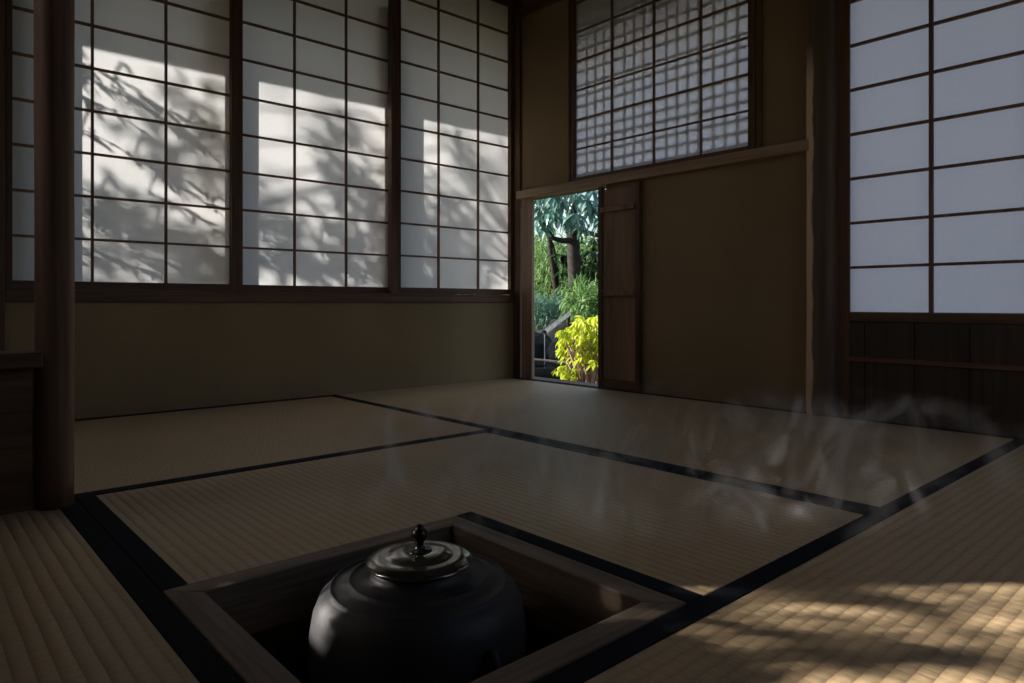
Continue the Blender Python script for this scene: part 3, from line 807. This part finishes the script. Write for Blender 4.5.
tag(o, 'thin pinkish bamboo pole lying across the front of the stone basin', 'pole')
sp = empty('bamboo_spout', gp(545, 333, 4.1)); tag(sp, 'slanting grey bamboo water spout pouring into the stone basin', 'water spout')
a, b = gp(544.5, 332.5, 4.05), gp(569, 314, 4.45)
tb = MB()
ax = (b-a)
for k in range(3):
    pass
pts = [a.lerp(b, t) for t in (0, .45, .47, .49, .51, 1)]
tb.tube(pts, [0.021, 0.021, 0.0228, 0.0228, 0.021, 0.021], 14, cap=False)
tb.tube([a.lerp(b, t) for t in (0, 0.06)], [0.017, 0.015], 14, cap=False)
under(tb.build('bamboo_tube', plain('weathered_bamboo', (0.42, 0.40, 0.35), 0.5, 0.3, nscale=20, var=0.2), None, smooth=True), sp)
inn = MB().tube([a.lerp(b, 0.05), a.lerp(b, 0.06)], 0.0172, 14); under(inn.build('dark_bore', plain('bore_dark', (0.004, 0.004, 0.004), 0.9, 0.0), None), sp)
ft = b.copy(); ft.z = GZ
under(MB().tube([ft, b - Vector((0, 0, 0.012))], [0.016, 0.014], 8).build('support', bark, None, smooth=True), sp)
wt = a + Vector((0, 0, -0.012))
wz = gp(542, 356, 4.05)
wmat, ntq, bq = mat_base('falling_water'); bq.inputs['Base Color'].default_value = (0.85, 0.9, 0.92, 1); bq.inputs['Roughness'].default_value = 0.1
bq.inputs['Transmission Weight'].default_value = 0.6; bq.inputs['IOR'].default_value = 1.33
tag(MB().tube([wt, wt + Vector((-.008, -.008, -.05)), wt + Vector((-.012, -.012, -.12)), Vector((wt.x-.014, wt.y-.014, zr-0.02))], [0.005, 0.004, 0.0034, 0.004], 8).build('water_stream', wmat, None, smooth=True),
    'thin stream of water falling from the bamboo spout', 'water')

ff = empty('sky_block_fence', (0, V2+3.0, GZ)); tag(ff, 'tall dark board fence added out of view to block low sky light', 'fence')  # added out of view to cut the low sky light on the screens
for k in range(9):
    ftop = 2.15 if k < 5 else 1.15
    under(bx('sky_block_panel', -4.5+0.95*k, -3.57+0.95*k, V2+3.0, V2+3.03, GZ-0.05, ftop, wood_z, None, 0.003), ff)
    under(bx('sky_block_post', -4.56+0.95*k, -4.48+0.95*k, V2+2.92, V2+3.0, GZ-0.05, ftop+0.05, wood_z, None, 0.003), ff)
gw = tag(MB().box(5.2, 5.35, 1.3, 3.6, GZ-0.1, 1.5).build('wall_bounce', plain('white_plaster', (0.74, 0.80, 0.80), 0.9, 0.1, nscale=4, var=0.04)), kind='structure')  # unseen white wall added to bounce sunlight in through the garden door
# ------------------------------------------------------------------ trees on the sunny side, their shade falls on the screens
def sunpt(u, z, t):           # a point out in the garden on the line from the sun to (u, wall, z)
    return Vector((u, V2, z)) + SD*t
fo, br = MB(), MB()
foot = Vector((0.30, 4.75, GZ))
crown = Vector((0.15, 4.6, 2.9))
br.tube([foot, Vector((0.34, 4.75, 0.8)), Vector((0.22, 4.7, 1.9)), crown], [0.09, 0.075, 0.06, 0.035], 12)
random.seed(77)
def limb(p, q, r0=0.012, sag=0.10):
    p, q = Vector(p), Vector(q)
    pts = [p.lerp(q, t) + Vector((0, 0, sag*math.sin(math.pi*t))) for t in (0, .25, .5, .75, 1)]
    br.tube(pts, [r0, r0*.85, r0*.7, r0*.5, r0*.3], 6)
# fine sprays near the wall: (u, z, dir_u, dir_z, length, leaves, distance)
near = [(0.36, 1.03, 1, -0.15, 0.30, 26, .9), (0.38, 0.99, 1, -0.22, 0.34, 30, .95), (0.40, 0.93, 1, -0.30, 0.26, 22, .9), (0.50, 0.97, 1, -0.35, 0.26, 24, .85),
        (0.56, 0.76, 1, -0.2, 0.24, 16, .9), (0.36, 0.66, 1, -0.12, 0.22, 16, .9), (0.46, 0.62, 1, -0.25, 0.30, 26, 1.0), (0.40, 0.56, 1, -0.1, 0.28, 24, 1.0),
        (0.60, 0.66, 1, -0.3, 0.22, 18, 1.0), (0.36, 0.49, 1, -0.18, 0.36, 34, .9), (0.55, 0.46, 1, -0.1, 0.30, 28, 1.0), (0.62, 0.57, 1, -0.3, 0.24, 22, .95),
        (0.90, 0.50, 1, -0.1, 0.30, 24, 1.0), (1.05, 0.45, 1, 0.05, 0.34, 28, 1.1), (1.20, 0.50, 1, -0.2, 0.28, 22, 1.0), (0.92, 0.58, 1, -0.25, 0.22, 14, 1.2),
        (0.42, 0.82, 1, -0.15, 0.12, 8, .7), (0.38, 0.46, 1, -0.05, 0.25, 24, .6), (0.50, 0.52, 1, -0.2, 0.22, 20, .65), (0.64, 0.70, 1, -0.25, 0.16, 14, .7), (0.36, 0.60, 1, -0.2, 0.2, 16, .65),
        (0.93, 0.44, 1, 0.1, 0.25, 22, .7), (1.10, 0.42, 1, 0.15, 0.3, 24, .7), (1.0, 0.52, 1, -0.2, 0.25, 18, .75), (0.72, 0.47, 1, -0.2, 0.12, 10, .7),
        (0.70, 0.86, 1, -0.5, 0.15, 9, 1.0), (1.55, 0.50, 1, -0.1, 0.25, 14, 1.4), (1.8, 0.46, 1, 0.1, 0.26, 14, 1.3)]
for (u, z, du, dz, ln, nl_, t) in near:
    b0 = sunpt(u, z, t)
    spray(fo, br, b0, Vector((du, random.uniform(-.1, .1), dz)), ln, nl_, 0.060, 0.013)
    limb(b0 + Vector((-0.45, 0.45, 0.35)), b0, 0.006, 0.05)
plant('maple_tree', 'leafy tree whose fine sprays shade the large paper screens', 'tree', foot, [('trunk', br, bark), ('foliage', fo, lf_mid)])
# denser crowns further out: soft shade on the lower and right parts of the screens
fo, br = MB(), MB()
foot = Vector((-0.4, 5.0, GZ))
br.tube([foot, Vector((-0.4, 5.0, 1.0)), Vector((-0.6, 5.0, 2.2))], [0.10, 0.08, 0.05], 10)
random.seed(78)
far = [(0.55,0.60,.07,50,3.0),(1.75,0.70,.06,50,3.0),
       (0.72, 0.80, .13, 90, 3.6), (0.78, 0.95, .09, 40, 3.4), (0.66, 0.50, .14, 90, 3.4), (0.80, 0.46, .12, 60, 3.2), (0.45, 0.44, .10, 50, 3.2),
       (1.30, 0.85, .08, 60, 3.0), (1.36, 0.72, .09, 70, 3.0), (1.38, 0.56, .12, 100, 3.2), (1.25, 0.48, .12, 90, 3.2), (1.05, 0.50, .12, 80, 3.3), (0.98, 0.66, .08, 40, 3.2), (1.30, 0.97, .04, 24, 3.0),
       (1.60, 0.62, .11, 80, 3.4), (1.66, 0.48, .12, 100, 3.4), (1.85, 0.46, .12, 90, 3.5), (1.62, 0.78, .08, 40, 3.3), (1.80, 0.98, .05, 20, 3.2)]
for (u, z, r, n_, t) in far:
    c = sunpt(u, z, t)
    blob(fo, c, r, r, r*0.8, int(n_*1.5), 0.060, 0.024)
    br.tube([Vector((-0.6, 5.0, 2.2)).lerp(c, .1), c.lerp(Vector((-0.6, 5.0, 2.2)), .4) + Vector((0, 0, .3)), c], [0.01, 0.007, 0.003], 5)
plant('garden_tree', 'taller tree on the sunny side that softly shades the screens', 'tree', foot, [('trunk', br, bark), ('foliage', fo, lf_mid)])

# a tall tree far beyond the fence: its blurred shade mottles the lit part of the screens
fo, br = MB(), MB()
random.seed(90)
foot = Vector((-4.2, 8.6, GZ))
hub = Vector((-5.0, 8.2, 3.2))
br.tube([foot, Vector((-4.4, 8.5, 1.5)), hub], [0.16, 0.13, 0.09], 10)
for _ in range(30):
    u = random.uniform(0.30, 2.15); z = random.uniform(0.40, 1.10)
    bright = min(math.hypot((u-.52)/.16, (z-.88)/.10), math.hypot((u-1.95)/.14, (z-.74)/.16), math.hypot((u-1.15)/.16, (z-.80)/.12))
    if bright < 1: continue
    c = sunpt(u, z, random.uniform(8.3, 9.6))
    blob(fo, c, .14, .14, .10, 7, 0.10, 0.038)
    br.tube([hub, hub.lerp(c, .5) + Vector((0, 0, .25)), c], [0.02, 0.012, 0.004], 5)
plant('tall_tree', 'tall tree far beyond the board fence', 'tree', foot, [('trunk', br, bark), ('foliage', fo, lf_mid)])

# shrub outside the hidden west window: breaks the sun into streaks on the near mat
fo, br = MB(), MB()
foot = Vector((-2.6, 2.9, GZ))
random.seed(79)
def wpt(x, y, z, t): return Vector((x, y, z)) + SD*t
for i in range(105):
    x = random.uniform(0.42, 0.88); d_ = random.uniform(0.60, 0.86)
    y = (d_ - 0.668*x)/0.744
    p = wpt(x, y, 0, random.uniform(2.7, 3.3))
    spray(fo, br, p, Vector((.5, .2, random.uniform(-1, 0.2))), random.uniform(.08, .2), 9, 0.05, 0.012)
for i in range(30):
    x = random.uniform(0.85, 1.25); d_ = random.uniform(0.60, 0.84)
    y = (d_ - 0.668*x)/0.744
    p = wpt(x, y, 0, random.uniform(2.9, 3.3))
    spray(fo, br, p, Vector((.8, .2, random.uniform(-.6, 0.1))), random.uniform(.1, .2), 7, 0.045, 0.009)
br.tube([foot, Vector((-2.6, 2.9, 0.6)), Vector((-2.4, 2.8, 1.2))], [0.02, 0.015, 0.008], 6)
plant('window_shrub', 'leafy shrub outside the open window behind the partition', 'shrub', foot, [('stems', br, bark), ('foliage', fo, lf_mid)])

fo, br = MB(), MB()
random.seed(81)
c = Vector((XL, 1.475, 0.66)) + SD*0.42  # clump added to keep the sun off the front of the kettle
foot = Vector((c.x, c.y, GZ))
br.tube([foot, Vector((c.x+.02, c.y, 0.2)), c], [0.012, 0.009, 0.004], 6)
blob(fo, c, .085, .085, .10, 900, 0.045, 0.022)
plant('sun_block_shrub', 'dense unseen shrub added outside the open window to block the sun', 'shrub', foot, [('stems', br, bark), ('foliage', fo, lf_dark)])

# ------------------------------------------------------------------ steam
def steam_mat():
    m = bpy.data.materials.new('steam_vapour'); m.use_nodes = True
    nt = m.node_tree; nt.nodes.clear()
    out = N(nt, 'ShaderNodeOutputMaterial')
    v = N(nt, 'ShaderNodeVolumePrincipled'); v.inputs['Color'].default_value = (0.95, 0.95, 0.97, 1); v.inputs['Anisotropy'].default_value = 0.0
    tc = N(nt, 'ShaderNodeTexCoord')
    mp = N(nt, 'ShaderNodeMapping'); mp.inputs['Rotation'].default_value = (0.3, 0.2, 0.4); mp.inputs['Scale'].default_value = (1.0, 1.0, 0.62); mp.inputs['Location'].default_value = (3.3, 1.7, 0.4)
    nt.links.new(tc.outputs['Object'], mp.inputs[0])
    n1 = N(nt, 'ShaderNodeTexNoise'); n1.inputs['Scale'].default_value = 9.5; n1.inputs['Detail'].default_value = 4; n1.inputs['Distortion'].default_value = 2.0
    nt.links.new(mp.outputs[0], n1.inputs['Vector'])
    n2 = N(nt, 'ShaderNodeTexNoise'); n2.inputs['Scale'].default_value = 2.6; n2.inputs['Detail'].default_value = 2
    nt.links.new(tc.outputs['Object'], n2.inputs['Vector'])
    a = N(nt, 'ShaderNodeMapRange'); a.inputs[1].default_value = 0.57; a.inputs[2].default_value = 0.76
    nt.links.new(n1.outputs[0], a.inputs[0])
    b = N(nt, 'ShaderNodeMapRange'); b.inputs[1].default_value = 0.42; b.inputs[2].default_value = 0.62
    nt.links.new(n2.outputs[0], b.inputs[0])
    # fade towards the edges of the cloud (unit sphere in object space of the cloud)
    ln = N(nt, 'ShaderNodeVectorMath'); ln.operation = 'LENGTH'
    sc2 = N(nt, 'ShaderNodeVectorMath'); sc2.operation = 'MULTIPLY'
    sc2.inputs[1].default_value = (1/0.62, 1/0.30, 1/0.108)
    nt.links.new(tc.outputs['Object'], sc2.inputs[0]); nt.links.new(sc2.outputs[0], ln.inputs[0])
    e = N(nt, 'ShaderNodeMapRange'); e.inputs[1].default_value = 1.0; e.inputs[2].default_value = 0.45
    nt.links.new(ln.outputs['Value'], e.inputs[0])
    den = math_n(nt, 'MULTIPLY', math_n(nt, 'MULTIPLY', a.outputs[0], b.outputs[0]), math_n(nt, 'MULTIPLY', e.outputs[0], 55.0))
    nt.links.new(den, v.inputs['Density'])
    nt.links.new(v.outputs[0], out.inputs['Volume'])
    return m
STEAM = True
if STEAM:
    m = MB()
    m.lathe([(0.0, -1.0)] + [(math.sin(math.pi*k/12), -math.cos(math.pi*k/12)) for k in range(1, 12)] + [(0.0, 1.0)], 24)
    m.v = [(x*0.62, y*0.30, z*0.108) for x, y, z in m.v]
    o = m.build('steam', steam_mat(), None, smooth=True)
    # drifts from the kettle towards the right
    cc = RG*0.25 + FD*1.04
    o.location = (cc.x, cc.y, 0.112); o.rotation_euler[2] = math.atan2(RG.y, RG.x) + 0.12
    tag(o, 'faint wisps of steam drifting from the kettle over the mats', 'steam', kind='stuff')

# ------------------------------------------------------------------ camera
cam = bpy.data.cameras.new('camera'); co = bpy.data.objects.new('camera', cam); col.objects.link(co)
cam.sensor_width = 36; cam.lens = 690.4/1024*36
cam.shift_x = (512 - 514.5)/1024; cam.shift_y = -(341.5 - 303.5)/1024
co.location = (0, 0, EYE); co.rotation_euler = (R(90), 0, -YAW)
cam.clip_start = 0.01; cam.clip_end = 200
sc.camera = co

# ------------------------------------------------------------------ render look
sc.view_settings.view_transform = 'Standard'; sc.view_settings.look = 'None'
sc.view_settings.exposure = 0.20; sc.view_settings.gamma = 1.0
sc.view_settings.use_curve_mapping = False
try:
    c = sc.cycles
    c.use_denoising = True; c.denoiser = 'OPENIMAGEDENOISE'
    c.max_bounces = 12; c.diffuse_bounces = 6; c.glossy_bounces = 4; c.transmission_bounces = 6; c.transparent_max_bounces = 8; c.volume_bounces = 1
    c.volume_step_rate = 2.0; c.volume_max_steps = 128
    c.sample_clamp_indirect = 4.0
except Exception as ex:
    print(ex)
